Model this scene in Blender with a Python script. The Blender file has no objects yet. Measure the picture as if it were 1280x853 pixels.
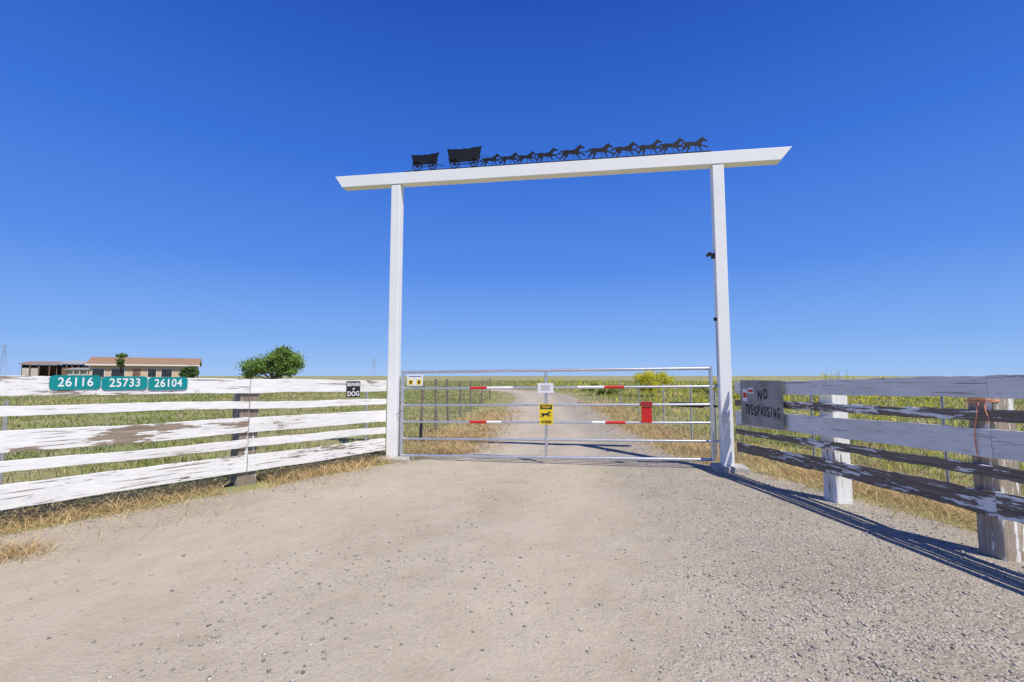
import bpy, math, random
import numpy as np
from mathutils import Vector, Matrix
random.seed(7); rng=np.random.default_rng(7)
scene=bpy.context.scene
COL=scene.collection
W={}
I4=Matrix.Identity(4)

# ---------------------------------------------------------------- helpers
def frame(o,xd):
    x=Vector((xd[0],xd[1],xd[2] if len(xd)>2 else 0)).normalized()
    n=x.cross(Vector((0,0,1))).normalized(); u=n.cross(x)
    M=Matrix.Identity(4)
    for i in range(3):
        M[i][0]=x[i];M[i][1]=u[i];M[i][2]=n[i];M[i][3]=o[i]
    return M
def link(ob,M=I4,parent=None,label=None,cat=None,kind=None,group=None):
    COL.objects.link(ob)
    if parent is not None:
        ob.parent=parent; ob.matrix_parent_inverse=W[parent.name].inverted()
    ob.matrix_basis=M; W[ob.name]=M.copy()
    if label: ob["label"]=label
    if cat: ob["category"]=cat
    if kind: ob["kind"]=kind
    if group: ob["group"]=group
    return ob
def empty(name,loc,label,cat,group=None,M=None):
    e=bpy.data.objects.new(name,None); e.empty_display_size=.2
    return link(e,M if M is not None else Matrix.Translation(loc),None,label,cat,None,group)
class G:
    def __init__(s): s.v=[];s.f=[]
    def box(s,x0,x1,y0,y1,z0,z1):
        b=len(s.v)
        s.v+=[(x0,y0,z0),(x1,y0,z0),(x1,y1,z0),(x0,y1,z0),(x0,y0,z1),(x1,y0,z1),(x1,y1,z1),(x0,y1,z1)]
        s.f+=[tuple(b+i for i in q) for q in ((3,2,1,0),(4,5,6,7),(0,1,5,4),(1,2,6,5),(2,3,7,6),(3,0,4,7))]
        return s
    def tube(s,p0,p1,r0,r1=None,n=10):
        r1=r0 if r1 is None else r1
        p0=Vector(p0);p1=Vector(p1);d=(p1-p0).normalized()
        a=d.orthogonal().normalized();c=d.cross(a);b=len(s.v)
        for p,r in((p0,r0),(p1,r1)):
            for i in range(n):
                t=2*math.pi*i/n
                s.v.append(tuple(p+a*math.cos(t)*r+c*math.sin(t)*r))
        for i in range(n):
            j=(i+1)%n; s.f.append((b+i,b+j,b+n+j,b+n+i))
        s.f.append(tuple(b+i for i in range(n-1,-1,-1))); s.f.append(tuple(b+n+i for i in range(n)))
        return s
    def poly(s,pts,z0,z1):
        ar=sum(pts[i][0]*pts[(i+1)%len(pts)][1]-pts[(i+1)%len(pts)][0]*pts[i][1] for i in range(len(pts)))
        if ar<0: pts=pts[::-1]
        b=len(s.v);n=len(pts)
        s.v+=[(p[0],p[1],z0) for p in pts]+[(p[0],p[1],z1) for p in pts]
        s.f.append(tuple(b+i for i in range(n-1,-1,-1)));s.f.append(tuple(b+n+i for i in range(n)))
        for i in range(n):
            j=(i+1)%n; s.f.append((b+i,b+j,b+n+j,b+n+i))
        return s
    def mesh(s,name,mat,smooth=False):
        me=bpy.data.meshes.new(name); me.from_pydata(s.v,[],s.f); me.materials.append(mat)
        if smooth: me.polygons.foreach_set('use_smooth',[True]*len(me.polygons))
        me.update(); return me
    def obj(s,name,mat,M=I4,parent=None,bevel=0,smooth=False,**k):
        o=bpy.data.objects.new(name,s.mesh(name,mat,smooth)); link(o,M,parent,**k)
        if bevel:
            m=o.modifiers.new('b','BEVEL');m.width=bevel;m.segments=2;m.limit_method='ANGLE'
        if smooth:
            m=o.modifiers.new('e','EDGE_SPLIT');m.split_angle=math.radians(40)
        return o
def trimesh(name,V,T,C,mat):
    me=bpy.data.meshes.new(name);n=len(V);m=len(T)
    me.vertices.add(n);me.vertices.foreach_set('co',np.asarray(V,np.float32).ravel())
    me.loops.add(m*3);me.loops.foreach_set('vertex_index',np.asarray(T,np.int32).ravel())
    me.polygons.add(m);me.polygons.foreach_set('loop_start',np.arange(0,m*3,3,dtype=np.int32))
    me.update(calc_edges=True)
    if C is not None:
        a=me.attributes.new('Col','FLOAT_COLOR','POINT')
        c=np.ones((n,4),np.float32);c[:,:3]=C;a.data.foreach_set('color',c.ravel())
    me.materials.append(mat);me.validate();return me
def tri_obj(name,V,T,C,mat,M=I4,parent=None,**k):
    return link(bpy.data.objects.new(name,trimesh(name,V,T,C,mat)),M,parent,**k)

# ---------------------------------------------------------------- materials
def mat(name):
    m=bpy.data.materials.new(name);m.use_nodes=True
    nt=m.node_tree;return m,nt,nt.nodes,nt.links,nt.nodes['Principled BSDF']
def noise(nt,scale,detail=4,rough=.55,vec=None,dist=0):
    n=nt.nodes.new('ShaderNodeTexNoise');n.inputs['Scale'].default_value=scale
    n.inputs['Detail'].default_value=detail;n.inputs['Roughness'].default_value=rough
    n.inputs['Distortion'].default_value=dist
    if vec is not None: nt.links.new(vec,n.inputs['Vector'])
    return n.outputs['Fac']
def ramp(nt,fac,stops,interp='LINEAR'):
    r=nt.nodes.new('ShaderNodeValToRGB');r.color_ramp.interpolation=interp
    while len(r.color_ramp.elements)<len(stops): r.color_ramp.elements.new(.5)
    for e,(p,c) in zip(r.color_ramp.elements,stops):
        e.position=p;e.color=(c,c,c,1) if not isinstance(c,tuple) else (*c,1)
    nt.links.new(fac,r.inputs[0]);return r.outputs[0]
def mix(nt,fac,a,b,bt='MIX'):
    m=nt.nodes.new('ShaderNodeMix');m.data_type='RGBA';m.blend_type=bt
    for idx,v in((0,fac),(6,a),(7,b)):
        s=m.inputs[idx]
        if isinstance(v,bpy.types.NodeSocket): nt.links.new(v,s)
        elif isinstance(v,tuple): s.default_value=(*v,1)
        elif idx==0: s.default_value=v
        else: s.default_value=(v,v,v,1)
    return m.outputs[2]
def math_(nt,op,a,b=0.,c=None):
    m=nt.nodes.new('ShaderNodeMath');m.operation=op
    for s,v in zip(m.inputs,(a,b,c)):
        if v is None: continue
        if isinstance(v,bpy.types.NodeSocket): nt.links.new(v,s)
        else: s.default_value=v
    return m.outputs[0]
def bump(nt,h,bsdf,strength=.3,dist=.01):
    b=nt.nodes.new('ShaderNodeBump');b.inputs['Strength'].default_value=strength;b.inputs['Distance'].default_value=dist
    nt.links.new(h,b.inputs['Height']);nt.links.new(b.outputs[0],bsdf.inputs['Normal'])
def coord(nt,scale=(1,1,1),rnd=True,which='Object'):
    tc=nt.nodes.new('ShaderNodeTexCoord');mp=nt.nodes.new('ShaderNodeMapping')
    mp.inputs['Scale'].default_value=scale;out=tc.outputs[which]
    if rnd:
        oi=nt.nodes.new('ShaderNodeObjectInfo');mu=nt.nodes.new('ShaderNodeVectorMath');mu.operation='MULTIPLY_ADD'
        cb=nt.nodes.new('ShaderNodeCombineXYZ')
        for i in range(3): nt.links.new(oi.outputs['Random'],cb.inputs[i])
        nt.links.new(cb.outputs[0],mu.inputs[0]);mu.inputs[1].default_value=(37,61,83);nt.links.new(out,mu.inputs[2]);out=mu.outputs[0]
    nt.links.new(out,mp.inputs[0]);return mp.outputs[0]
def simple(name,col,rough=.6,metal=0,var=.12,scale=8,bs=.1):
    m,nt,N,L,b=mat(name);v=coord(nt)
    f=noise(nt,scale,5,.6,v)
    lo=tuple(c*(1-var) for c in col);hi=tuple(min(1,c*(1+var)) for c in col)
    L.new(ramp(nt,f,[(.3,lo),(.7,hi)]),b.inputs['Base Color'])
    b.inputs['Roughness'].default_value=rough;b.inputs['Metallic'].default_value=metal
    if bs: bump(nt,noise(nt,scale*6,3,.6,v),b,bs,.004)
    return m
def peel(name,t,axis=0,white=(.80,.80,.77),wood=((.10,.085,.07),(.30,.26,.21)),fine=.45,crack=0.):
    m,nt,N,L,b=mat(name)
    s1=[5,5,5];s1[axis]=1.1;s2=[34,34,34];s2[axis]=5;s3=[95,95,95];s3[axis]=2.2
    n1=noise(nt,1,3,.5,coord(nt,s1));n2=noise(nt,1,5,.65,coord(nt,s2));g=noise(nt,1,5,.6,coord(nt,s3))
    val=math_(nt,'ADD',math_(nt,'MULTIPLY',n1,1-fine),math_(nt,'MULTIPLY',n2,fine))
    mask=ramp(nt,val,[(t-.008,0.),(t+.008,1.)])
    if crack:
        s4=[60,60,60];s4[axis]=1.6
        n4=noise(nt,1,3,.6,coord(nt,s4));mask=math_(nt,'MULTIPLY',mask,ramp(nt,n4,[(crack-.01,0.),(crack+.01,1.)]))
    wd=ramp(nt,g,[(.3,wood[0]),(.7,wood[1])])
    dirt=ramp(nt,n2,[(.25,tuple(c*.80 for c in white)),(.6,white)])
    dirt=mix(nt,.35,dirt,ramp(nt,n1,[(.3,(.62,.58,.50)),(.55,(1.,1.,1.))]),'MULTIPLY')
    L.new(mix(nt,mask,wd,dirt),b.inputs['Base Color']);b.inputs['Roughness'].default_value=.6
    h=math_(nt,'ADD',math_(nt,'MULTIPLY',mask,.7),math_(nt,'MULTIPLY',g,math_(nt,'SUBTRACT',1.15,mask)))
    bump(nt,h,b,.6,.004);return m
def attrmat(name,rough=.7,transl=.25):
    m,nt,N,L,b=mat(name);a=N.new('ShaderNodeAttribute');a.attribute_name='Col'
    L.new(a.outputs['Color'],b.inputs['Base Color']);b.inputs['Roughness'].default_value=rough
    b.inputs['Specular IOR Level'].default_value=.25
    if transl:
        t=N.new('ShaderNodeBsdfTranslucent');L.new(a.outputs['Color'],t.inputs[0])
        mx=N.new('ShaderNodeMixShader');mx.inputs[0].default_value=transl
        L.new(b.outputs[0],mx.inputs[1]);L.new(t.outputs[0],mx.inputs[2]);L.new(mx.outputs[0],N['Material Output'].inputs[0])
    return m
WD=((.17,.135,.10),(.40,.33,.26))
M_board=peel('paint_mostly_white',.385,crack=.355,white=(.87,.87,.84),wood=WD)
M_board2=peel('paint_peeling',.44,fine=.6,crack=.385,white=(.87,.87,.84),wood=WD)
M_board3=peel('paint_patchy',.45,fine=.25,wood=((.17,.125,.09),(.40,.32,.24)),crack=.385,white=(.87,.87,.84))
M_boardw=peel('paint_worn',.545,fine=.7,wood=((.06,.048,.038),(.28,.225,.175)))
M_clean=peel('paint_fresh',.36,white=(.79,.785,.75),wood=((.17,.13,.09),(.38,.31,.23)),crack=.365,fine=.6)
M_postw=peel('post_paint',.43,axis=2,fine=.6,wood=((.14,.10,.07),(.36,.29,.21)))
M_postb=peel('post_bare',.58,axis=2,fine=.6,wood=((.11,.085,.06),(.36,.30,.23)))
M_postp=peel('post_patchy',.53,axis=2,fine=.5,wood=((.18,.14,.10),(.50,.42,.33)))
M_arch=simple('arch_paint',(.86,.86,.83),.5,0,.03,2.5,.06)
M_conc=simple('concrete',(.42,.40,.36),.9,0,.15,12,.4)
M_black=simple('black_metal',(.012,.012,.014),.5,.3,.2,6,0)
M_galv=simple('galvanised',(.62,.64,.67),.38,.75,.12,14,.05)
M_wire=simple('wire_metal',(.25,.25,.25),.6,.5,.1,5,0)
M_tpost=simple('pale_steel',(.45,.46,.46),.6,.2,.1,5,0)
M_oldwood=simple('old_wood',(.22,.18,.14),.9,0,.5,20,.5)
M_teal=simple('teal_sign',(.0,.25,.25),.4,0,.06,5,0)
M_white=simple('white_vinyl',(.8,.8,.8),.5,0,.03,5,0)
M_red=simple('red_vinyl',(.62,.02,.015),.4,0,.08,5,0)
M_yel=simple('yellow_vinyl',(.85,.62,.02),.5,0,.05,5,0)
M_blk=simple('black_vinyl',(.015,.015,.015),.6,0,.1,5,0)
M_brush=simple('faded_black_paint',(.02,.02,.02),.8,0,.6,40,0)
M_grey=simple('weathered_sheet',(.30,.285,.265),.6,0,.35,4,.15)
M_orange=simple('orange_twine',(.82,.33,.18),.8,0,.25,20,.1)
M_leaf=attrmat('leaves',.7,.3);M_grass=attrmat('grass_blades',.75,.35);M_stone=attrmat('stones',.9,0)
M_bark=simple('bark',(.10,.075,.055),.9,0,.35,15,.5)

# ground
m,nt,N,L,b=mat('field_ground');v=coord(nt,rnd=False)
f1=noise(nt,.12,5,.6,v);f2=noise(nt,1.4,6,.7,v);f3=noise(nt,30,4,.7,v)
c=ramp(nt,math_(nt,'ADD',math_(nt,'MULTIPLY',f1,.5),math_(nt,'MULTIPLY',f2,.5)),[(.38,(.20,.24,.07)),(.49,(.33,.32,.12)),(.62,(.46,.38,.21))])
L.new(mix(nt,.5,c,ramp(nt,f3,[(.3,.5),(.7,1.)]),'MULTIPLY'),b.inputs['Base Color']);b.inputs['Roughness'].default_value=.95
bump(nt,f3,b,.7,.04);M_ground=m
# driveway
m,nt,N,L,b=mat('gravel_dirt');v=coord(nt,rnd=False)
big=noise(nt,.45,4,.6,v,.6);mid=noise(nt,3.2,6,.68,v);fin=noise(nt,38,5,.75,v);pat=noise(nt,1.1,6,.7,v,.4)
uv=N.new('ShaderNodeTexCoord').outputs['UV'];sx=N.new('ShaderNodeSeparateXYZ');L.new(uv,sx.inputs[0])
u=math_(nt,'ADD',sx.outputs[0],math_(nt,'MULTIPLY',math_(nt,'SUBTRACT',big,.5),.16))
tr=ramp(nt,u,[(.10,.15),(.24,1.),(.36,.55),(.47,.42),(.56,.85),(.68,.1),(.78,0.)])
rocky=ramp(nt,math_(nt,'ADD',u,math_(nt,'MULTIPLY',math_(nt,'SUBTRACT',mid,.5),.4)),[(.0,.75),(.15,.35),(.58,.32),(.74,1.)])
def vor(sc):
    q=N.new('ShaderNodeTexVoronoi');q.inputs['Scale'].default_value=sc;L.new(v,q.inputs['Vector']);return q
v1=vor(66);v2=vor(150)
base=ramp(nt,mid,[(.25,(.355,.30,.215)),(.5,(.45,.385,.285)),(.75,(.515,.445,.34))])
peb=ramp(nt,v1.outputs['Color'],[(.0,(.15,.135,.115)),(.35,(.32,.285,.235)),(.7,(.475,.43,.36)),(1.,(.64,.595,.52))])
peb2=ramp(nt,v2.outputs['Color'],[(.0,(.24,.205,.16)),(.5,(.425,.37,.285)),(1.,(.585,.52,.42))])
amt=math_(nt,'MULTIPLY',ramp(nt,mid,[(.35,.35),(.60,1.)]),math_(nt,'MULTIPLY',rocky,math_(nt,'SUBTRACT',1.,math_(nt,'MULTIPLY',tr,.75))))
cc=mix(nt,math_(nt,'MULTIPLY',amt,.75),mix(nt,.3,base,peb2),peb)
cc=mix(nt,math_(nt,'MULTIPLY',tr,.55),cc,(.56,.49,.375))
cc=mix(nt,math_(nt,'SUBTRACT',.36,math_(nt,'MULTIPLY',tr,.12)),cc,ramp(nt,fin,[(.25,.55),(.6,1.)]),'MULTIPLY')
cc=mix(nt,.38,cc,ramp(nt,pat,[(.32,(.68,.64,.58)),(.58,(1.,1.,1.))]),'MULTIPLY')
L.new(cc,b.inputs['Base Color']);b.inputs['Roughness'].default_value=.95;b.inputs['Specular IOR Level'].default_value=.08
hh=math_(nt,'ADD',math_(nt,'MULTIPLY',math_(nt,'SUBTRACT',1.,v1.outputs['Distance']),math_(nt,'MULTIPLY',amt,1.1)),math_(nt,'ADD',math_(nt,'MULTIPLY',fin,.4),math_(nt,'MULTIPLY',mid,2.)))
bump(nt,hh,b,.6,.022);M_road=m

# ---------------------------------------------------------------- world, sun, camera
sunv=Vector((.52,-.70,1.35)).normalized()
w=bpy.data.worlds.new("World");scene.world=w;w.use_nodes=True;nt=w.node_tree
sky=nt.nodes.new('ShaderNodeTexSky');sky.sky_type='NISHITA';sky.sun_disc=False
sky.sun_elevation=math.asin(sunv.z);sky.sun_rotation=math.atan2(sunv.x,sunv.y)
sky.altitude=0;sky.air_density=1.0;sky.dust_density=.1;sky.ozone_density=4.
bg=nt.nodes['Background']
tc=nt.nodes.new('ShaderNodeTexCoord');sp=nt.nodes.new('ShaderNodeSeparateXYZ');nt.links.new(tc.outputs['Generated'],sp.inputs[0])
gr=ramp(nt,sp.outputs[2],[(0.,(.34,.54,.91)),(.07,(.215,.43,.89)),(.22,(.095,.27,.82)),(.42,(.042,.17,.70)),(.66,(.015,.085,.49)),(1.,(.006,.04,.32))])
vm=nt.nodes.new('ShaderNodeVectorMath');vm.operation='SCALE';nt.links.new(gr,vm.inputs[0]);vm.inputs['Scale'].default_value=1/.11
sk=mix(nt,.95,sky.outputs[0],vm.outputs[0])
nt.links.new(sk,bg.inputs[0]);bg.inputs[1].default_value=.11
sl=bpy.data.lights.new('sun','SUN');sl.energy=4.9;sl.angle=math.radians(.53);sl.color=(1,.945,.85)
so=bpy.data.objects.new('sun',sl);COL.objects.link(so);so.rotation_euler=sunv.to_track_quat('Z','Y').to_euler()
cd=bpy.data.cameras.new('camera');cd.lens=16;cd.sensor_width=36;cd.clip_start=.05;cd.clip_end=9000
co=bpy.data.objects.new('camera',cd);COL.objects.link(co);co.location=(0,0,1.4);co.rotation_euler=(math.radians(94.37),0,0)
scene.camera=co
scene.view_settings.view_transform='Standard';scene.view_settings.look='None';scene.view_settings.exposure=0

# ---------------------------------------------------------------- ground + driveway
g=G();xs=[-4000,-1500,-500,-150,-60,-20,0,20,60,150,500,1500,4000]
for y in xs:
    for x in xs: g.v.append((x,y,0))
k=len(xs)
for j in range(k-1):
    for i in range(k-1): g.f.append((j*k+i,j*k+i+1,(j+1)*k+i+1,(j+1)*k+i))
g.obj('ground',M_ground,kind='structure',label='flat grassy field reaching the horizon')
LY=np.array([(-4,-10.8),(7.5,-1.85),(8.3,-.95),(12,-.7),(18,-.3),(27,.15),(30,.25)])
RY=np.array([(-4,5.6),(3.5,4.35),(6.6,3.55),(7.6,3.0),(8.3,2.85),(12,3.05),(18,3.5),(27,3.95),(30,4.05)])
def Lf(y): return np.interp(y,LY[:,0],LY[:,1])
def Rf(y): return np.interp(y,RY[:,0],RY[:,1])
rib=[(2.15,30),(2.2,34),(1.2,41),(-2,47),(-8,52),(-20,57),(-45,61)]
for _ in range(3):
    q=[rib[0]]
    for a,b_ in zip(rib[:-1],rib[1:]):
        q+=[(a[0]*.75+b_[0]*.25,a[1]*.75+b_[1]*.25),(a[0]*.25+b_[0]*.75,a[1]*.25+b_[1]*.75)]
    rib=q+[rib[-1]]
RIB=np.array(rib)
def inside(x,y,mg=0.):
    a=(x>Lf(y)-mg)&(x<Rf(y)+mg)&(y<=30)&(y>-6)
    d=np.full(x.shape,1e9)
    for p in RIB[::2]: d=np.minimum(d,np.hypot(x-p[0],y-p[1]))
    return a|(d<1.9+mg)
def edge_dist(x,y):
    a=np.maximum(Lf(y)-x,x-Rf(y))
    d=np.full(x.shape,1e9)
    for p in RIB[::2]: d=np.minimum(d,np.hypot(x-p[0],y-p[1])-1.9)
    return np.where(y<=30,a,d)
def wob(x,y,s=1.):
    return (np.sin(x*1.3*s+y*.7*s)+np.sin(x*2.9*s-y*2.1*s+1)+np.sin(x*.6*s+y*3.7*s+2)+.6*np.sin(x*7.1*s+y*5.3*s))/3.6
def hz(x,y): return .024+.010*wob(x,y,.9)+.004*wob(x,y,4.)
st=[]
for y in np.arange(-4,30,.12): st.append(((Lf(y)+.10*wob(0,y,2.),y),(Rf(y)+.10*wob(9,y,2.),y)))
for i in range(1,len(RIB)):
    a=RIB[i-1];c_=RIB[i];d=(c_-a)/np.hypot(*(c_-a));nn=np.array((-d[1],d[0]))
    st.append((tuple(c_+nn*1.9),tuple(c_-nn*1.9)))
NC=60;V=[];F=[];UV=[]
for i,(a,c_) in enumerate(st):
    for j in range(NC+1):
        t=j/NC;x=a[0]*(1-t)+c_[0]*t;y=a[1]*(1-t)+c_[1]*t
        e=min(1,min(t,1-t)*12)
        V.append((x,y,.004+(hz(x,y)-.004)*e));UV.append((t,i*.05))
for i in range(len(st)-1):
    for j in range(NC): F.append((i*(NC+1)+j,i*(NC+1)+j+1,(i+1)*(NC+1)+j+1,(i+1)*(NC+1)+j))
me=bpy.data.meshes.new('driveway');me.from_pydata(V,[],F);me.materials.append(M_road)
ul=me.uv_layers.new(name='UVMap')
li=np.zeros(len(me.loops),np.int32);me.loops.foreach_get('vertex_index',li)
ul.data.foreach_set('uv',np.array(UV,np.float32)[li].ravel());me.polygons.foreach_set('use_smooth',[True]*len(me.polygons))
link(bpy.data.objects.new('driveway',me),kind='structure',label='pale gravel and dirt driveway running through the gate')
def stones(n):
    r=1.7*(10/1.7)**rng.random(n);a=rng.uniform(-1.15,1.15,n)
    x=r*np.sin(a);y=r*np.cos(a)
    u=(x-Lf(y))/(Rf(y)-Lf(y))
    dens=.08+1.0*np.clip((u-.62)*5,0,1)+.35*np.clip((.12-u)*9,0,1)+.22*(wob(x,y,.5)>.35)+.20*(np.abs(u-.43)<.05)
    k=inside(x,y,.15)&(rng.random(n)<dens)&(y<10);x=x[k];y=y[k];n=len(x)
    s=.003+.012*rng.random(n)**4.5
    o=np.array([(1,0,0),(-1,0,0),(0,1,0),(0,-1,0),(0,0,1),(0,0,-1)],float)
    V=o[None]*s[:,None,None]*rng.uniform(.6,1.25,(n,6,1))
    V[:,:,2]*=.6
    th=rng.uniform(0,6.28,n);cs=np.cos(th)[:,None];sn=np.sin(th)[:,None]
    X=V[:,:,0]*cs-V[:,:,1]*sn;Y=V[:,:,0]*sn+V[:,:,1]*cs
    V=np.stack([X+x[:,None],Y+y[:,None],V[:,:,2]+(hz(x,y)+s*.2)[:,None]],2)
    f=np.array([(0,2,4),(2,1,4),(1,3,4),(3,0,4),(2,0,5),(1,2,5),(3,1,5),(0,3,5)])
    T=(np.arange(n)*6)[:,None,None]+f[None]
    c=rng.uniform(.18,.60,(n,1))*np.array([[1,.92,.81]])
    return V.reshape(-1,3),T.reshape(-1,3),np.repeat(c,6,0)
V,T,C=stones(80000);tri_obj('gravel',V,T,C,M_stone,kind='stuff',label='loose grey pebbles scattered on the driveway')

# ---------------------------------------------------------------- grass
def blades(P,h,wd,lean,col):
    n=len(P);a=rng.uniform(0,6.28,n);dx=np.stack([np.cos(a),np.sin(a),np.zeros(n)],1)*wd[:,None]*.5
    b_=rng.uniform(0,6.28,n);ld=np.stack([np.cos(b_),np.sin(b_),np.zeros(n)],1)*(lean*h)[:,None]
    up=np.zeros((n,3));up[:,2]=h
    P=np.concatenate([P,np.zeros((n,1))],1) if P.shape[1]==2 else P
    mdl=P+up*.55+ld*.35
    V=np.stack([P-dx,P+dx,mdl-dx*.8,mdl+dx*.8,P+up+ld],1)
    T=(np.arange(n)*5)[:,None,None]+np.array([(0,1,2),(1,3,2),(2,3,4)])[None]
    sh=np.array([.8,.8,1.,1.,1.15])  # shading painted into blade colour: darker at the base, lighter at the tip
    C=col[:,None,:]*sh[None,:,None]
    return V.reshape(-1,3),T.reshape(-1,3),np.clip(C,0,1).reshape(-1,3)
def field(n):
    r=4.*(130/4.)**(rng.random(n)**1.05);a=rng.uniform(-1.2,1.2,n)
    x=r*np.sin(a);y=r*np.cos(a)
    k=~inside(x,y,-.02);x=x[k];y=y[k];r=r[k];n=len(x)
    ed=edge_dist(x,y)
    bare=np.clip(.60+.9*(wob(x+5,y-3,.8)+.4*wob(x,y,2.3)),.08,1)
    k=rng.random(n)<np.clip(.15+ed*.5,0,1)*np.where(r<22,bare,1);x=x[k];y=y[k];r=r[k];ed=ed[k];n=len(x)
    nz=wob(x,y,.35)+.6*wob(x+3,y,1.3)+rng.normal(0,.30,n)
    right=1/(1+np.exp(-(x-2.5)*1.2))
    g1=np.array([.19,.275,.06]);g2=np.array([.37,.41,.105]);g3=np.array([.74,.58,.32])
    t=np.clip(.50+nz*.42+right*.06-.10*np.clip((r-35)/40,0,1),0,1)
    t=np.maximum(t,np.clip(1.35-ed/np.where(right>.5,3.2,1.9),0,1)*rng.uniform(.6,1.1,n))
    t=np.clip(t,0,1)[:,None]
    col=np.where(t<.5,g1*(1-2*t)+g2*2*t,g2*(2-2*t)+g3*(2*t-1))*rng.uniform(.75,1.25,(n,1))
    br=rng.random(n)<.06;col[br]=np.array([.32,.22,.13])
    yl=(rng.random(n)<.05*np.clip(r/14,0,1))&(right>.5)&(ed>1.8)
    h=(.035+.11*rng.random(n)**1.7)*(1+.35*wob(x,y,.8))*(1+right*.55*np.clip((ed-1.2)/3,0,1))
    h*=np.clip(.3+ed*.4,.3,1)
    tall=rng.random(n)<.025;h=np.where(tall,h*2.1,h)
    h=np.where(yl,h*2.2,h);col[yl]=np.array([.80,.74,.06])
    wd=np.maximum(.005,r*.0014)*rng.uniform(.7,1.4,n)
    return blades(np.stack([x,y],1),h,wd,rng.uniform(.1,1.,n),col)
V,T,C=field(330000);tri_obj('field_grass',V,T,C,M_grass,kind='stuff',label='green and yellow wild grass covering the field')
def along(p0,p1,n,sig,off=0):
    t=rng.random(n);d=np.array(p1)-np.array(p0);nn=np.array((d[1],-d[0]))/np.hypot(*d)
    return np.array(p0)[None]+t[:,None]*d[None]+(rng.normal(off,sig,n))[:,None]*nn[None]
segs=[((-2.0,7.75),(-5.9,2.6),17000,.24,.06),((-5.9,2.6),(-9,-1.5),2500,.3,0),((3.6,6.7),(4.3,3.2),9000,.35,-.6),((4.2,7.0),(5.4,4.0),7000,.5,-.3),((-1.9,8.0),(-.85,8.3),1400,.25,0),
 ((-.95,8.3),(-.7,12),8500,.38,-.15),((-.7,12),(-.3,18),7000,.45,-.2),((2.95,8.2),(3.2,13),8500,.45,.4),((3.2,13),(3.9,24),7000,.5,.4),((-1.9,8.2),(-1.6,12),5000,.4,0),((3.2,7.1),(4.4,9),4500,.5,0)]
P=[];
for s in segs: P.append(along(*s))
P.append(np.array([[-3.86,3.62]])+rng.normal(0,1,(900,2))*np.array([[.16,.09]]))
P.append(np.array([[-3.3,4.5]])+rng.normal(0,1,(300,2))*np.array([[.45,.3]]))
P.append(np.array([[-2.3,6.0]])+rng.normal(0,1,(200,2))*np.array([[.3,.35]]))
P=np.concatenate(P);k=wob(P[:,0],P[:,1],1.6)+rng.normal(0,.5,len(P))>-.5
k&=np.hypot(P[:,0]+3.36,P[:,1]-5.86)>.30
P=P[k];n=len(P)
r=np.hypot(P[:,0],P[:,1])
col=np.array([[.82,.61,.32]])*rng.uniform(.5,1.2,(n,1))
gm=rng.random(n)<.08;col[gm]=np.array([.28,.30,.09])
gm=rng.random(n)<.10;col[gm]=np.array([.28,.18,.10])
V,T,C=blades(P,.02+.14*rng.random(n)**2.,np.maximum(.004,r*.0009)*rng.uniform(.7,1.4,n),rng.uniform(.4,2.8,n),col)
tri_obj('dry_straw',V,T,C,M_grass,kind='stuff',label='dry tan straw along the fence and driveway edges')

# mustard plants
def mustard(h,seed,w=.5,nst=6,flw=1.):
    R=np.random.default_rng(seed);V=[];T=[];C=[];b0=0
    def strip(p,q,wd,c):
        nonlocal b0
        a=R.uniform(0,3.14);d=np.array((math.cos(a),math.sin(a),0))*wd
        for dd in(d,np.array((-d[1],d[0],0))):
            V.extend([p-dd,p+dd,q-dd*.5,q+dd*.5]);T.extend([(b0,b0+1,b0+2),(b0+1,b0+3,b0+2)]);C.extend([c]*4);b0+=4
    def petal(p,s,c):
        nonlocal b0
        a=R.normal(0,1,3);a/=np.linalg.norm(a);bb=np.cross(a,R.normal(0,1,3));bb/=np.linalg.norm(bb)
        V.extend([p+a*s,p-a*s*.5+bb*s*.8,p-a*s*.5-bb*s*.8]);T.append((b0,b0+1,b0+2));C.extend([c]*3);b0+=3
    gr=np.array((.28,.33,.12));ye=np.array((.88,.78,.06))
    for s in range(nst):
        base=np.array((R.normal(0,w*.2),R.normal(0,w*.2),0));top=base+np.array((R.normal(0,w*.35),R.normal(0,w*.35),h*R.uniform(.7,1.)))
        strip(base,top,.0045,gr)
        for k in range(8):
            t=R.uniform(.25,.9);p=base+(top-base)*t;q=p+np.array((R.normal(0,.13),R.normal(0,.13),R.uniform(.12,.3)))*(1.1-t*.5)
            q[2]=min(q[2],h);strip(p,q,.0028,gr)
            for i in range(int(12*flw)): petal(q+R.normal(0,.026,3),.014,ye*R.uniform(.7,1.15))
            for i in range(3): petal(p+(q-p)*R.uniform(0,.9)+R.normal(0,.02,3),.013,gr*R.uniform(.7,1.2))
        for k in range(8): petal(base+(top-base)*R.uniform(.05,.5)+R.normal(0,.06,3),.024,gr*R.uniform(.6,1.2))
    return trimesh('mustard_plant',np.array(V),np.array(T),np.array(C),M_leaf)
mm=[mustard(1.55,1),mustard(1.7,2),mustard(1.3,3)]
mp=[(6.1,8.9,1,1.0),(6.45,9.1,0,1.03),(6.9,9.4,1,.96),(5.8,8.7,0,.96),(6.7,8.5,2,1.1),(5.1,9.8,0,.95),(4.75,9.3,1,.90),(7.6,10,2,1.1),
 (9.2,10.2,2,1.0),(5.9,12.,0,.92),(7.3,12.4,0,.92),(4.3,14.2,2,.95),(6.4,14,0,.88),(4.6,11,1,.88),(7.2,19,0,.9)]
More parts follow.
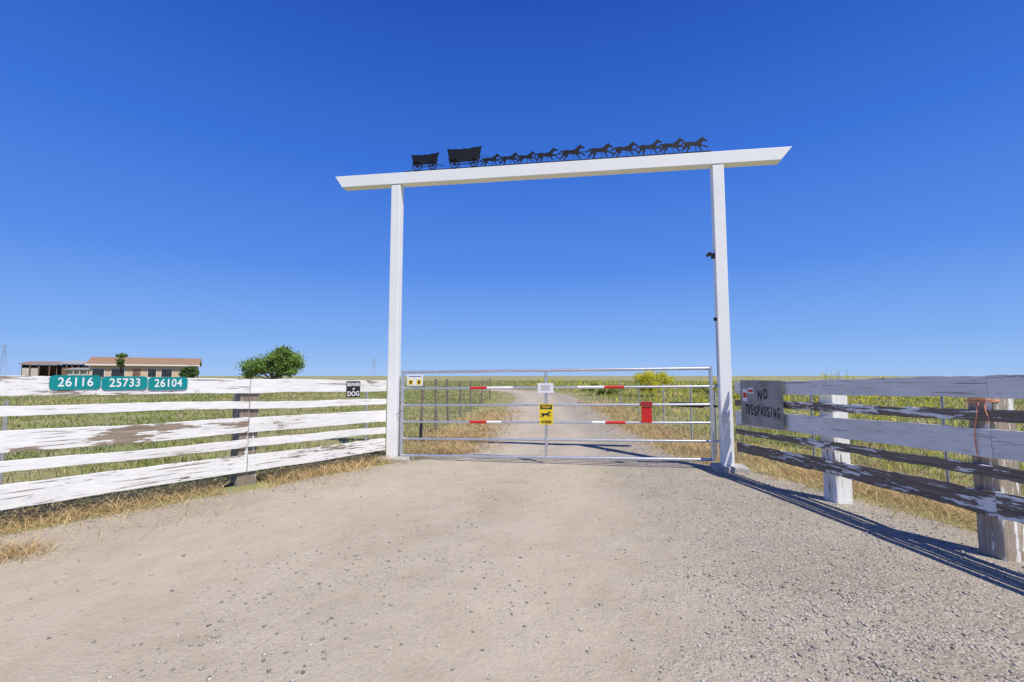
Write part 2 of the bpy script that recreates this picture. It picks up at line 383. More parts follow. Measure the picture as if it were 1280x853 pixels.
for i,(x,y,k,s) in enumerate(mp):
    link(bpy.data.objects.new('mustard_plant',mm[k]),Matrix.Translation((x,y,0))@Matrix.Rotation(i*1.7,4,'Z')@Matrix.Scale(s,4),
      label='tall spindly wild mustard plant with yellow flowers',cat='plant',group='wild mustard in the field')

# ---------------------------------------------------------------- trees / bushes
def tree(name,loc,H,rx,ry,zc,rz,nclump,nleaf,leaf,label,c0=(.035,.065,.015),c1=(.10,.16,.035),seed=0,trunk=.16,low=.2,cat='tree',group=None,lobes=None):
    R=np.random.default_rng(seed)
    e=empty(name,loc,label,cat,group);M=Matrix.Translation(loc)
    g=G();fork=(R.normal(0,.1),R.normal(0,.1),zc*low+.3)
    g.tube((0,0,-.05),fork,trunk,trunk*.75,9)
    cl=[];lobes=lobes or [(0,0,zc,rx,ry,rz)]
    for i in range(nclump):
        lb=lobes[i%len(lobes)]
        d=R.normal(0,1,3);d/=np.linalg.norm(d);rr=R.uniform(.35,1.)**.6
        p=np.array((lb[0]+d[0]*lb[3]*rr,lb[1]+d[1]*lb[4]*rr,lb[2]+d[2]*lb[5]*rr));p[2]=max(p[2],zc-rz*.85);cl.append(p)
    for p in cl[::max(1,nclump//12)]:
        mid=tuple((np.array(fork)*.5+p*.5)+R.normal(0,.12,3)*rx*.4)
        g.tube(fork,mid,trunk*.45,trunk*.3,6);g.tube(mid,tuple(p),trunk*.3,trunk*.08,6)
    g.obj('trunk',M_bark,M,e,smooth=True)
    V=[];C=[]
    for p in cl:
        s=R.uniform(.10,.20)*min(rx,rz*1.2);sh=R.uniform(0,1)
        q=p+R.normal(0,1,(nleaf,3))*np.array((s*1.15,s*1.15,s*.8))
        a=R.normal(0,1,(nleaf,3));a/=np.linalg.norm(a,axis=1)[:,None]
        b_=np.cross(a,R.normal(0,1,(nleaf,3)));b_/=np.linalg.norm(b_,axis=1)[:,None]
        L_=leaf*R.uniform(.6,1.3,(nleaf,1))
        V.append(np.stack([q+a*L_,q-a*L_*.6+b_*L_*.6,q-a*L_*.6-b_*L_*.6],1))
        t=np.clip(sh*.6+R.uniform(-.1,.5,(nleaf,1)),0,1);c=np.array(c0)*(1-t)+np.array(c1)*t
        C.append(np.repeat(c[:,None,:],3,1))
    V=np.concatenate(V).reshape(-1,3);C=np.concatenate(C).reshape(-1,3);T=np.arange(len(V)).reshape(-1,3)
    V[:,2]=np.maximum(V[:,2],.05)
    tri_obj('crown',V,T,C,M_leaf,M,e);return e
tree('broadleaf_tree',(-31.6,60,0),5.3,3.4,2.8,2.4,2.,60,240,.15,'wide bushy green tree standing alone in the field',(.12,.22,.05),(.36,.50,.13),seed=12,trunk=.22,
  lobes=[(-2.6,0,2.3,1.5,1.4,1.0),(-.9,0,2.9,1.1,1.2,1.2),(1.3,0,3.0,1.5,1.5,1.5),(2.8,0,2.9,1.2,1.2,1.3),(0,.5,1.9,3.0,1.8,.8),(1.6,0,4.0,1.0,.9,1.0)])
tree('small_tree',(-54.5,64,0),4.6,.8,.8,3.5,1.1,12,160,.15,'small slim tree in front of the ranch house',(.06,.12,.025),(.18,.29,.06),seed=5,trunk=.1)
tree('round_bush',(-46.0,65,0),2.9,1.1,1.1,1.8,.95,14,160,.14,'dark green shrub beside the ranch house',(.05,.10,.02),(.14,.23,.05),seed=6,trunk=.1)
tree('yellow_bush',(9.3,30,0),1.8,1.3,.9,1.0,.75,28,220,.05,'yellow flowering bush beside the driveway',(.36,.38,.05),(1.,.90,.05),seed=8,trunk=.05,cat='bush')
tree('green_bush',(12.5,27,0),1.2,1.6,1.2,.55,.42,24,180,.055,'low green bush in the roadside weeds',(.16,.23,.05),(.42,.46,.11),seed=9,trunk=.05,cat='bush')
tree('green_bush',(6.6,33,0),1.2,1.6,1.2,.5,.4,24,180,.055,'low green bush in the roadside weeds',(.16,.23,.05),(.42,.46,.11),seed=10,trunk=.05,cat='bush')

# ---------------------------------------------------------------- entrance arch
A0=Vector((-2.0,7.74,0));ad=Vector((5.15,-.96,0)).normalized()
AF=frame(A0,ad)              # local x along opening, y up, z toward road
arch=empty('entrance_arch',(-2.0,7.74,0),'tall white timber ranch entrance arch over the gate','gateway')
G().box(-.082,.082,0.05,4.70,-.08,.08).obj('post',M_arch,AF,arch,bevel=.008)
G().box(5.24-.082,5.24+.082,.05,4.605,-.08,.08).obj('post',M_arch,AF,arch,bevel=.008)
def foot(x,w,h): 
    g=G();g.poly([(x-w,0-.05),(x+w,-.05),(x+w*.93,h),(x-w*.93,h)],-.17,.2);g.obj('footing',M_conc,AF,arch,bevel=.02)
foot(.06,.27,.06);foot(5.26,.24,.10)
bl=lambda s:4.715-.0185*s
g=G();g.poly([(-1.16,bl(-1.16)+.205),(-1.02,bl(-1.02)),(6.12,bl(6.12)),(6.28,bl(6.28)+.195)],-.085,.085)
g.obj('beam',M_arch,AF,arch,bevel=.006)
# silhouettes
SFm=AF@Matrix.Translation((0,0,.07))
sil=empty('silhouette_sculpture',tuple(SFm@Vector((2.6,4.9,0))),'black cut metal wagon train drawn by running horses on the beam','metal sculpture')
bt=lambda s:bl(s)+.203
g=G();g.poly([(.14,bt(.14)),(5.15,bt(5.15)),(5.15,bt(5.15)+.014),(.14,bt(.14)+.014)],-.01,.01);g.obj('base_strip',M_black,SFm,sil)
H=[(0,.36),(.04,.42),(.1,.445),(.17,.44),(.25,.465),(.4,.435),(.55,.45),(.64,.51),(.72,.59),(.77,.635),(.795,.68),(.82,.625),(.88,.58),(.97,.51),(.965,.475),(.90,.475),(.84,.51),(.79,.47),(.755,.39),(.735,.34),
 (.80,.31),(.90,.30),(.96,.21),(1.01,.19),(.98,.16),(.93,.17),(.87,.255),(.78,.26),(.70,.25),(.73,.17),(.79,.10),(.785,.05),(.75,.07),(.705,.13),(.63,.245),(.55,.265),(.42,.275),(.345,.29),(.315,.18),(.25,.12),(.20,.02),(.14,.0),(.155,.05),(.205,.14),(.22,.235),
 (.18,.225),(.12,.155),(.02,.08),(-.04,.09),(-.02,.125),(.08,.195),(.12,.29),(.115,.385),(.07,.375),(.0,.31),(-.08,.27),(-.05,.33)]
def warp(H,a,b_,c_):
    out=[]
    for x,y in H:
        if y<.25:
            k=(.25-y)/.25
            x+=k*(a if x<.4 else b_)
        elif x>.68: y+=c_*(x-.68)
        out.append((x,y))
    return out
HV=[H,warp(H,.05,-.05,-.25),warp(H,-.03,.04,-.12),warp(H,.08,-.02,.1)]
hs_=[1.692,2.007,2.292,2.625,3.043,3.49,3.878,4.247,4.584,4.915]
hw=[.34,.35,.34,.38,.42,.42,.40,.40,.40,.40]
for i,(s,wd) in enumerate(zip(hs_,hw)):
    y0=bt(s)+.010;Hh=HV[i%4];k=wd*.98
    g=G();g.poly([(s-wd/2+p[0]*wd,y0+p[1]*k*.95-.0185*(p[0]-.5)*wd) for p in Hh],-.005,.005)
    g.box(s+.01,s+.018,y0-.006,y0+.28*k,-.004,.004)
    if i<9: g.tube((s+.25*wd,y0+.33*k,0),(hs_[i+1]-.3*wd,bt(hs_[i+1])+.33*k,0),.0045,n=5)
    g.obj('horse',M_black,SFm,sil)
def wagon(s0,w_,h,y):
    e=G();b0=y+.135
    e.poly([(s0+.02,b0-.02),(s0+w_-.02,b0-.02),(s0+w_+.01,b0+.05),(s0-.01,b0+.05)],-.006,.006)
    top=[]
    for i in range(17):
        t=i/16;x=s0+w_*t;x+=(t-.5)*.06
        top.append((x,b0+h-.022*math.sin(t*math.pi)-.010*abs(math.sin(t*math.pi*4))))
    e.poly([(s0+.01,b0+.04)]+[(s0+w_-.01,b0+.04)]+top[::-1],-.0065,.0055)
    e.box(s0+w_*.12,s0+w_*.9,b0-.062,b0-.050,-.005,.005)
    for q in(.2,.82): e.box(s0+w_*q-.008,s0+w_*q+.008,b0-.06,b0-.01,-.0045,.0045)
    wg=e.obj('wagon',M_black,SFm,sil)
    for cx,r in((s0+w_*.2,.086),(s0+w_*.82,.074)):
        e=G();cy=y+.010+r
        for i in range(20):
            a=2*math.pi*i/20;a2=2*math.pi*(i+1)/20
            e.tube((cx+math.cos(a)*r,cy+math.sin(a)*r,.012),(cx+math.cos(a2)*r,cy+math.sin(a2)*r,.012),.009,n=5)
            if i%4==2: e.tube((cx-math.cos(a)*r,cy-math.sin(a)*r,.012),(cx+math.cos(a)*r,cy+math.sin(a)*r,.012),.004,n=4)
        e.tube((cx,cy,.0),(cx,cy,.02),.018,n=8);e.obj('wheel',M_black,SFm,wg)
    e=G();e.tube((s0+w_*.9,b0-.02,0),(s0+w_+.12,b0-.075,0),.007,n=5);e.obj('tongue',M_black,SFm,wg)
wagon(.30,.45,.18,bt(.5));wagon(.95,.55,.235,bt(1.2))
G().tube((1.5,bt(1.5)+.12,0),(1.75,bt(1.7)+.11,0),.005,n=5).obj('hitch',M_black,SFm,sil)
G().tube((1.5,bt(1.5)+.2,0),(1.9,bt(1.9)+.14,0),.003,n=5).obj('rein',M_black,SFm,sil)
# security lamp & bracket
e=empty('security_light',tuple(AF@Vector((5.1,3.2,.05))),'small black security light fixed to the white post','lamp')
G().box(5.11,5.157,3.17,3.25,.0,.05).obj('bracket',M_black,AF,e,bevel=.004)
g=G();g.poly([(5.05,3.20),(5.11,3.22),(5.11,3.26),(5.07,3.265),(5.04,3.235)],-.01,.07);g.obj('lamp_head',M_black,AF,e,bevel=.004)
e=empty('sensor_box',tuple(AF@Vector((5.1,2.2,.05))),'tiny dark sensor box on the white post','sensor')
G().box(5.118,5.157,2.22,2.27,.0,.04).obj('housing',M_black,AF,e,bevel=.004)
G().tube((5.145,1.4,.02),(5.145,2.22,.02),.004,n=6).obj('cable',M_wire,AF,e)
e=empty('wire_box',tuple(AF@Vector((5.2,1.2,.1))),'little grey steel box on the white post','box')
G().box(5.19,5.25,.72,.86,.081,.11).obj('housing',M_galv,AF,e,bevel=.004)

# ---------------------------------------------------------------- gate
gate=empty('farm_gate',tuple(AF@Vector((5.0,0,0))),'long silver tubular steel farm gate, closed across the driveway','gate')
x0,x1=.16,5.05
zb=lambda s:.075+.019*(s-x0);zt=lambda s:1.462+.010*(s-x0)
rz=lambda k,s:zb(s)+(zt(s)-zb(s))*k/5
for k in range(6):
    r=.024 if k in(0,5) else .018
    G().tube((x0,rz(k,x0),0),(x1,rz(k,x1),0),r,n=12).obj('rail',M_galv,AF,gate,smooth=True)
for xx in(x0,x1): G().tube((xx,zb(xx)-.02,0),(xx,zt(xx)+.03,0),.027,n=12).obj('end_stile',M_galv,AF,gate,smooth=True)
G().tube((2.585,zb(2.585),0),(2.585,zt(2.585),0),.022,n=12).obj('centre_brace',M_galv,AF,gate,smooth=True)
for k in(1,4):
    G().tube((x1,rz(k,x1),0),(5.17,rz(k,5.17),0),.015,n=8).obj('hinge',M_galv,AF,gate,smooth=True)
for k,a,c_,mt in((4,1.34,1.62,M_red),(4,1.62,2.05,M_white),(4,3.08,3.49,M_white),(4,3.49,3.79,M_red),(2,1.335,1.62,M_red),(2,1.62,1.86,M_white),(2,3.30,3.50,M_white),(2,3.50,3.80,M_red)):
    G().tube((a,rz(k,a),0),(c_,rz(k,c_),0),.0225,n=12).obj('reflective_strip',mt,AF,gate,smooth=True)
g=G();g.tube((4.46,.975,-.05),(4.95,.955,-.05),.036,n=10);g.tube((4.95,.955,-.05),(5.14,.945,-.03),.016,n=8);g.obj('opener_arm',M_black,AF,gate,smooth=True)
g=G();pp=(x0+.02,.82,.02)
for i in range(7):
    q=(x0-.03*i-.01,.82-.05*math.sin(i/6*3.14)-.01*i,.05);g.tube(pp,q,.007,n=6);pp=q
g.obj('chain',M_wire,AF,gate)
def bezelled(name,x,y,w_,h,z,mt,label,F=AF,th=.004,rad=.01):
    e=empty(name,tuple(F@Vector((x+w_/2,y,z))),label,'sign')
    pts=[]
    for cx,cy,a0 in((x+w_-rad,y+rad,-90),(x+w_-rad,y+h-rad,0),(x+rad,y+h-rad,90),(x+rad,y+rad,180)):
        for i in range(5):
            a=math.radians(a0+i*22.5);pts.append((cx+rad*math.cos(a),cy+rad*math.sin(a)))
    g=G();g.poly(pts,z,z+th);g.obj('panel',mt,F,e);return e
def glyphs(s,size,bold=0,shear=0,space=1.):
    c=bpy.data.curves.new('t','FONT');c.body=s;c.size=size;c.align_x='CENTER';c.align_y='CENTER';c.offset=bold;c.extrude=.0012;c.shear=shear;c.space_character=space
    o=bpy.data.objects.new('t',c);COL.objects.link(o);dg=bpy.context.evaluated_depsgraph_get()
    me=bpy.data.meshes.new_from_object(o.evaluated_get(dg));COL.objects.unlink(o);bpy.data.objects.remove(o);return me
def text(s,x,y,size,z,mt,parent,F,sx=1.,name='lettering',bold=0,shear=0,space=1.):
    me=glyphs(s,size,bold,shear,space);me.materials.clear();me.materials.append(mt)
    M=F@Matrix.Translation((x,y,z))@Matrix.Diagonal((sx,1,1,1))
    return link(bpy.data.objects.new(name,me),M,parent)
def painted(s,x,y,size,z,mt,parent,F,gw,pitch,bold,seed=1):
    R=random.Random(seed);v=[];f=[]
    for i,ch in enumerate(s):
        me=glyphs(ch,size*R.uniform(.94,1.08),bold*R.uniform(.7,1.3),R.uniform(-.08,.1))
        xs_=[q.co.x for q in me.vertices];wd=max(xs_)-min(xs_);cx=(max(xs_)+min(xs_))/2
        sx=(gw*(.35 if ch=='I' else R.uniform(.92,1.08)))/wd
        M=Matrix.Translation(((i-(len(s)-1)/2)*pitch+R.uniform(-.003,.003),R.uniform(-.010,.010),0))@Matrix.Rotation(R.uniform(-.07,.07),4,'Z')@Matrix.Diagonal((sx,1,1,1))@Matrix.Translation((-cx,0,0))
        b=len(v);v+=[tuple(M@q.co) for q in me.vertices];f+=[tuple(b+k for k in p.vertices) for p in me.polygons]
    me=bpy.data.meshes.new('lettering');me.from_pydata(v,[],f);me.materials.append(mt)
    return link(bpy.data.objects.new('lettering',me),F@Matrix.Translation((x,y,z)),parent)
e=bezelled('notice_sign',.25,1.235,.28,.185,.028,M_white,'small white notice with yellow and black pictograms on gate')
G().box(.28,.50,1.385,1.395,.032,.034).obj('print',M_blk,AF,e)
for a in(.275,.42):
    G().box(a,a+.085,1.255,1.335,.032,.034).obj('yellow_patch',M_yel,AF,e);G().box(a+.025,a+.06,1.27,1.32,.034,.036).obj('pictogram',M_blk,AF,e)
e=bezelled('notice_sign',2.455,1.13,.25,.155,.028,M_white,'small plain white notice at the middle of the gate')
Mgp=simple('grey_print',(.3,.2,.2),.6)
for a,c_,y_ in((2.50,2.66,1.235),(2.51,2.64,1.205),(2.50,2.65,1.175)): G().box(a,c_,y_,y_+.01,.032,.034).obj('print',Mgp,AF,e)
e=bezelled('horse_sign',2.48,.635,.215,.325,.028,M_yel,'yellow and black horse warning sign hung on the gate')
G().box(2.495,2.68,.875,.945,.032,.034).obj('header',M_blk,AF,e)
for a,c_,y_ in((2.51,2.665,.918),(2.525,2.65,.893)): G().box(a,c_,y_,y_+.01,.034,.036).obj('print',M_yel,AF,e)
g=G();g.poly([(2.50+p[0]*.175,.735+p[1]*.17) for p in H],.032,.034);g.obj('horse_symbol',M_blk,AF,e)
text('HORSES',2.587,.675,.06,.034,M_blk,e,AF,.78,bold=.001)
e=empty('red_marker',tuple(AF@Vector((4.11,.85,.03))),'red rectangular marker plate hanging on the gate rails','marker')
G().box(4.04,4.19,.69,.935,.026,.034).obj('plate',M_red,AF,e,bevel=.003)
G().box(4.03,4.20,.94,1.01,.024,.05).obj('lid',simple('dark_red',(.35,.02,.02),.5),AF,e,bevel=.004)

# ---------------------------------------------------------------- board fences
def board(parent,P0,P1,z0,z1,mt,th=.024,off=0.,seed=0,label=None,rag=.003):
    R=random.Random(seed)
    a=Vector((P0[0],P0[1],(z0[0]+z0[1])/2));c_=Vector((P1[0],P1[1],(z1[0]+z1[1])/2))
    F=frame(a,c_-a);Ln=(c_-a).length;h0=(z0[1]-z0[0])/2;h1=(z1[1]-z1[0])/2
    n=40;g=G();ph=R.uniform(0,6);bow=R.uniform(-.010,.010);e0=e1=0
    for i in range(n+1):
        t=i/n;x=Ln*t;hh=h0+(h1-h0)*t;b_=bow*math.sin(t*3.14)+.003*math.sin(t*9+ph)
        e0=e0*.6+R.uniform(-rag,rag);e1=e1*.6+R.uniform(-rag,rag)
        tp=hh+b_+e0;bo=-hh+b_+e1;zz=off+.004*math.sin(t*5+ph)
        g.v+=[(x,bo,zz),(x,bo,zz+th),(x,tp,zz+th),(x,tp,zz)]
    for i in range(n):
        for k in range(4):
            k2=(k+1)%4;g.f.append((i*4+k,(i+1)*4+k,(i+1)*4+k2,i*4+k2))
    g.f.append((0,1,2,3));b_=n*4;g.f.append((b_+3,b_+2,b_+1,b_))
    g.f=[tuple(reversed(q)) for q in g.f]
    g.obj('board',mt,F,parent,bevel=.003,label=label)
LP0=Vector((-2.12,7.68));LD=Vector((-2.58,-3.42))
lf=lambda t:(LP0.x+LD.x*t,LP0.y+LD.y*t)
LB0=[(1.14,1.32),(.935,1.03),(.65,.83),(.445,.55),(.175,.37)]
LB1=[(1.215,1.40),(1.02,1.115),(.694,.895),(.522,.622),(.172,.400)]
def lz(k,t): return tuple(LB0[k][i]+(LB1[k][i]-LB0[k][i])*t for i in(0,1))
fl=empty('board_fence',(-3.4,5.95,0),'white five board timber fence with flaking paint beside driveway','fence')
mats=[[M_board,M_board2],[M_board,M_board],[M_board,M_board3],[M_board,M_board],[M_board2,M_board2]]
for k in range(5):
    for j,(ta,tb) in enumerate(((0,.502),(.5045,1.06),(1.0625,1.5))):
        d=random.uniform(-.008,.008)
        za=[q+d for q in lz(k,ta)];zz=[q+d for q in lz(k,tb)]
        board(fl,lf(tb),lf(ta),zz,za,mats[k][min(j,1)],seed=k*7+j)
def post(parent,cx,cy,w_,h,mt,ang,label=None,bev=.012,d=None):
    g=G();d=d or w_;g.box(-w_/2,w_/2,-d/2,d/2,-.05,h)
    g.obj('post',mt,Matrix.Translation((cx,cy,0))@Matrix.Rotation(ang,4,'Z'),parent,bevel=bev,label=label)
lang=math.atan2(LD.y,LD.x);ln=Vector((.798,-.602))
for t in(.5,1.06,1.5):
    p=Vector(lf(t))-ln*.121;post(fl,p.x,p.y,.23,1.24,M_postb,lang,'weathered bare brown fence post')
fr=empty('board_fence',(3.5,5.1,0),'timber board fence, white and weathered grey boards alternating','fence')
RP=[(3.235,6.62),(3.47,5.1),(3.64,3.49),(3.80,1.9)]
RB0=[(1.17,1.34),(.99,1.08),(.72,.93),(.59,.67),(.332,.476)];RB1=[(1.24,1.41),(1.06,1.145),(.79,1.005),(.634,.727),(.344,.535)]
def rzf(k,y):
    t=(5.64-y)/(5.64-3.26);return [RB0[k][i]+(RB1[k][i]-RB0[k][i])*t for i in(0,1)]
rm=[[M_clean]*3,[M_boardw]*3,[M_clean,M_clean,M_clean],[M_boardw]*3,[M_boardw]*3]
for k in range(5):
    for j in range(3):
        board(fr,RP[j],RP[j+1],rzf(k,RP[j][1]),rzf(k,RP[j+1][1]-.003),rm[k][j],th=.018,seed=50+k*5+j,rag=.003 if k in(0,2) else .005)
post(fr,3.60,5.14,.19,1.28,M_postw,math.radians(-84));post(fr,3.755,3.60,.19,1.30,M_postp,math.radians(-84),'weathered timber fence post with patches of white paint',bev=.02);post(fr,3.92,2.0,.19,1.3,M_postb,math.radians(-84))
# orange twine
def curve_tube(g,pts,r):
    P=[Vector(p) for p in pts];out=[]
    for i in range(len(P)-1):
        a=P[max(i-1,0)];b=P[i];c=P[i+1];d=P[min(i+2,len(P)-1)]
        for k in range(6):
            t=k/6;out.append(.5*((2*b)+(c-a)*t+(2*a-5*b+4*c-d)*t*t+(3*b-3*c+d-a)*t*t*t))
    out.append(P[-1])
    for a,b in zip(out[:-1],out[1:]): g.tube(a,b,r,n=6)
e=empty('orange_twine',(3.7,3.5,.9),'frayed orange baling twine tied around the fence post','twine')
for dz in(0,.016):
    g=G();curve_tube(g,[(3.648,3.68,1.185+dz),(3.640,3.60,1.195+dz*1.4),(3.642,3.52,1.21+dz*.4),(3.66,3.494,1.215-dz*.8),(3.71,3.492,1.205+dz*.6)],.0045);g.obj('band',M_orange,I4,e)
g=G();curve_tube(g,[(3.645,3.56,1.21),(3.606,3.56,1.16),(3.602,3.56,1.10),(3.598,3.575,1.02),(3.596,3.58,.93),(3.60,3.585,.86),(3.60,3.575,.79)],.0045);g.obj('strand',M_orange,I4,e)
g=G();curve_tube(g,[(3.64,3.53,1.2),(3.610,3.50,1.13),(3.612,3.48,1.07),(3.608,3.51,1.03)],.004);g.obj('strand',M_orange,I4,e)

# ---------------------------------------------------------------- fence signs
SF=frame((lf(1)[0],lf(1)[1],0),(-LD.x,-LD.y))
Ls=LD.length
def addr(t0,t1,txt,dz):
    xa=(1-t0)*Ls;xb=(1-t1)*Ls;tm=(t0+t1)/2;zc=sum(lz(0,tm))/2+.030+dz
    e=bezelled('address_sign',xa+.003,zc-.072,xb-xa-.006,.144,.031,M_teal,'teal house number plate reading '+txt+' on fence',SF,rad=.035)
    e["group"]='house number plates'
    text(txt,(xa+xb)/2,zc,.125,.036,M_white,e,SF,.80,bold=.0015,space=1.08)
addr(.938,.8475,'26116',.004);addr(.8475,.7560,'25733',.0);addr(.7560,.6670,'26104',-.002)
xa=(1-.178)*Ls;e=bezelled('dog_warning_sign',xa,1.065,.245,.25,.031,M_blk,'small black sign with white beware of dog lettering',SF)
text('BEWARE',xa+.1225,1.262,.076,.037,M_white,e,SF,.76,bold=.0015);text('of',xa+.1225,1.196,.055,.037,M_white,e,SF,.9,bold=.001);text('DOG',xa+.1225,1.118,.100,.037,M_white,e,SF,.95,bold=.002)
RF=frame((3.2,6.78,0),(.155,-.985))
e=bezelled('no_trespassing_sign',.36,.735,.80,.605,.05,M_grey,'grey metal sheet with hand painted no trespassing lettering',RF)
painted('NO',.80,1.15,.17,.056,M_brush,e,RF,.075,.105,.004,3);painted('TRESPASSING',.775,.93,.18,.056,M_brush,e,RF,.046,.060,.004,5)
G().box(.41,.50,1.05,1.22,.0555,.057).obj('sticker',M_white,RF,e);G().box(.42,.49,1.10,1.17,.0575,.0585).obj('sticker_print',M_red,RF,e)
G().box(.52,.63,1.16,1.24,.0555,.057).obj('sticker',M_white,RF,e);G().box(.53,.62,1.18,1.215,.0575,.0585).obj('sticker_print',M_red,RF,e)

# ---------------------------------------------------------------- wire fences
def wirefence(pts,h,label,wood=True,nw=5,mesh=0):
    e=empty('wire_fence',(pts[0][0],pts[0][1],0),label,'fence')
    for i,(x,y) in enumerate(pts):
        lx=random.uniform(-.05,.05);hh=h*random.uniform(.94,1.06)
        if wood: G().tube((x,y,-.05),(x+lx,y+lx,hh),.036,.030,8).obj('post',M_oldwood,I4,e,smooth=True)
        else: G().box(x-.02,x+.02,y-.003,y+.003,-.05,hh).box(x-.003,x+.003,y-.02,y+.02,-.05,hh+.001).obj('post',M_tpost,I4,e)
    g=G()
    for (a,c_) in zip(pts[:-1],pts[1:]):
        for k in range(nw):
            z=.15+(h-.2)*k/(nw-1);g.tube((a[0],a[1],z),(c_[0],c_[1],z+random.uniform(-.01,.01)),.0022,n=4)
        if mesh:
            Lm=math.hypot(c_[0]-a[0],c_[1]-a[1]);m_=int(Lm/mesh)
            for q in range(1,m_):
                t=q/m_;g.tube((a[0]*(1-t)+c_[0]*t,a[1]*(1-t)+c_[1]*t,.1),(a[0]*(1-t)+c_[0]*t,a[1]*(1-t)+c_[1]*t,h-.05),.0015,n=3)
    g.obj('wire',M_wire,I4,e)
wirefence([(-2.1,8.6),(-1.95,9.8),(-1.85,11.2),(-1.8,13),(-1.7,15.2),(-1.6,18),(-1.45,22),(-1.3,27)],1.25,'old wire fence on weathered posts along the driveway',True,6,.2)
wirefence([(-2.6,8.2),(-3.9,6.7),(-5.4,4.9),(-7,3.)],1.2,'wire mesh fence on thin steel posts behind boards',False,6,.2)
wirefence([(3.6,7.6),(4.7,7.2),(5.47,5.83),(6.2,4.0),(6.6,2.5)],1.25,'wire mesh fence on thin steel posts behind boards',False,6,.2)
wirefence([(3.5,7.9),(3.9,10),(4.3,13),(4.7,17),(5.2,22)],1.2,'wire fence on steel posts beside the driveway',False,5)

# ---------------------------------------------------------------- buildings
M_roof=simple('tan_shingles',(.30,.185,.11),.9,0,.2,3,.3);M_wall=simple('tan_stucco',(.58,.44,.30),.9,0,.08,2,.1)
M_glass=simple('dark_glass',(.03,.035,.04),.15,0,.1,2,0);M_trim=simple('white_trim',(.75,.74,.70),.6,0,.05,3,0);M_brown=simple('brown_board',(.18,.115,.08),.9,0,.3,4,.3);M_pale=simple('pale_siding',(.52,.48,.42),.9,0,.1,4,.1)
HF=Matrix.Translation((-57.4,72,0))@Matrix.Rotation(math.radians(32),4,'Z')
hs2=empty('ranch_house',None,'long single storey tan ranch house with brown roof','house',M=HF)
G().box(-6.4,6.4,-3.,3.,0,3.0).obj('wall',M_wall,HF,hs2)
g=G()
def gable(g,x0,x1,y0,y1,z0,zr,ym,th=.15):
    for (ya,za,yb,zb_) in((y0,z0,ym,zr),(ym,zr,y1,z0)):
        b_=len(g.v);g.v+=[(x0,ya,za),(x1,ya,za),(x1,yb,zb_),(x0,yb,zb_),(x0,ya,za+th),(x1,ya,za+th),(x1,yb,zb_+th),(x0,yb,zb_+th)]
        g.f+=[tuple(b_+i for i in q) for q in((3,2,1,0),(4,5,6,7),(0,1,5,4),(1,2,6,5),(2,3,7,6),(3,0,4,7))]
gable(g,-6.8,6.8,-3.5,3.5,3.0,4.1,0.);g.obj('roof',M_roof,HF,hs2)
for sx_ in(-1,1):
    g=G();x=sx_*6.3;g.v+=[(x,-2.9,3.0),(x,2.9,3.0),(x,0,4.05)];g.f+=[(0,1,2)];g.obj('gable_wall',M_wall,HF,hs2)
G().box(-6.8,6.8,-3.55,-3.5,2.91,3.11).obj('fascia',M_trim,HF,hs2)
for xw,ww in((-5.4,1.3),(-3.2,1.5),(.8,1.0),(2.6,1.3),(5.0,1.5)):
    fo=G().box(xw-ww/2-.06,xw+ww/2+.06,-3.06,-3.0,1.2,2.4).obj('window',M_trim,HF,hs2)
    G().box(xw-ww/2,xw+ww/2,-3.09,-3.05,1.25,2.35).obj('pane',M_glass,HF,fo)
G().box(-1.5,-.6,-3.07,-3.0,.05,2.35).obj('door',M_brown,HF,hs2)
def shed(x,y,w_,d,h,rot,mt,rm_,label,slope=.5,op=True,front=None):
    F=Matrix.Translation((x,y,0))@Matrix.Rotation(rot,4,'Z');e=empty('farm_shed',None,label,'shed',M=F)
    g=G();g.box(-w_/2,w_/2,d/2-.1,d/2,0,h);g.box(-w_/2,-w_/2+.1,-d/2,d/2-.1,0,h);g.box(w_/2-.1,w_/2,-d/2,d/2-.1,0,h);g.obj('wall',mt,F,e)
    g=G();g.box(-w_/2+.1,w_/2-.1 if not op else 0,-d/2,-d/2+.1,0,h if not op else h*.85);g.obj('front_wall',front or mt,F,e)
    g=G();g.v+=[(-w_/2-.3,-d/2-.4,h+.02),(w_/2+.3,-d/2-.4,h+.02),(w_/2+.3,d/2+.3,h+slope),(-w_/2-.3,d/2+.3,h+slope)];g.v+=[(a,b2,c2+.12) for a,b2,c2 in g.v]
    g.f+=[(3,2,1,0),(4,5,6,7),(0,1,5,4),(1,2,6,5),(2,3,7,6),(3,0,4,7)];g.obj('roof',rm_,F,e)
    for q in(-.25,.0,.3): G().box(w_*q-.07,w_*q+.07,-d/2-.3,-d/2-.16,0,h).obj('post',mt,F,e)
shed(-77,75,4.2,3.4,3.2,.5,M_brown,simple('rust_roof',(.30,.19,.13),.8),'brown timber stable with dark open bays',front=M_pale)
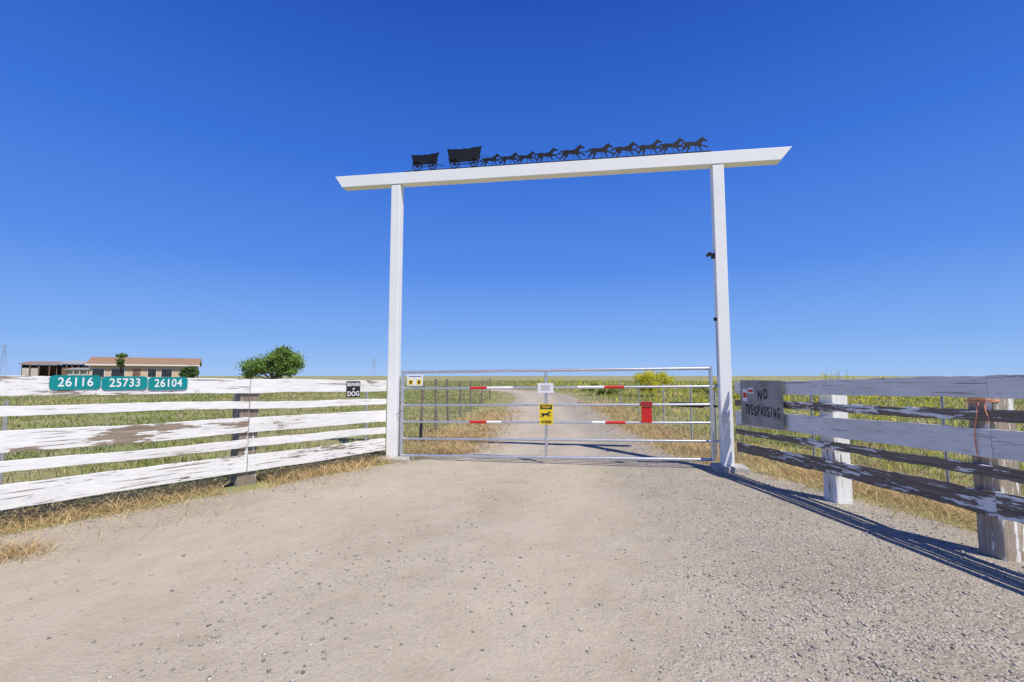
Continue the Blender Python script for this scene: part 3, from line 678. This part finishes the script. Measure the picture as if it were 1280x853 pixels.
shed(-73.2,76.5,2.6,3,3.3,.5,M_brown,simple('grey_roof',(.35,.33,.31),.8),'small brown shed with grey metal roof')
shed(-69.5,74,3.0,3,2.3,.5,M_pale,simple('grey_roof_b',(.3,.28,.26),.8),'low weathered shed beside the ranch house',.3,False)
# ---------------------------------------------------------------- pylons + lines
M_pyl=simple('pylon_steel',(.30,.34,.40),.7,.1,.05,1,0)
def pylon(x,y,h,rot):
    F=Matrix.Translation((x,y,0))@Matrix.Rotation(rot,4,'Z');e=empty('power_pylon',None,'tall steel lattice power pylon on the horizon','pylon',group='power pylons',M=F)
    g=G();w0=h*.10;w1=h*.02;r=.13
    lv=[0,.2,.38,.53,.66,.77,.86,.93,1.]
    for a,b_ in zip(lv[:-1],lv[1:]):
        wa=w0+(w1-w0)*min(1,a*1.15);wb=w0+(w1-w0)*min(1,b_*1.15)
        for sx,sy in((1,1),(1,-1),(-1,-1),(-1,1)):
            g.tube((sx*wa,sy*wa,a*h),(sx*wb,sy*wb,b_*h),r,n=4)
        for s in(-1,1):
            g.tube((-wa,s*wa,a*h),(wb,s*wb,b_*h),r*.6,n=4);g.tube((wa,s*wa,a*h),(-wb,s*wb,b_*h),r*.6,n=4)
    g.obj('tower',M_pyl,F,e)
    for z in(.70,.82,.94): G().tube((-h*.14,0,z*h),(h*.14,0,z*h),r,n=4).tube((-h*.14,0,z*h),(0,0,z*h+h*.05),r*.6,n=4).tube((h*.14,0,z*h),(0,0,z*h+h*.05),r*.6,n=4).obj('cross_arm',M_pyl,F,e)
pylon(-670,600,42,.5);pylon(-272,900,37,.5)
e=empty('power_line',(-470,750,0),'thin electric cables hanging between the pylons','power line')
g=G()
for dz in(.70,.82,.94):
    for s in(-1,1):
        a=Vector((-670+s*5,600-s*2,42*dz));c_=Vector((-272+s*5,900-s*2,37*dz));p=a
        for i in range(1,13):
            t=i/12;q=a.lerp(c_,t)-Vector((0,0,4*t*(1-t)*9));g.tube(p,q,.04,n=3);p=q
g.obj('cable',M_pyl,I4,e)
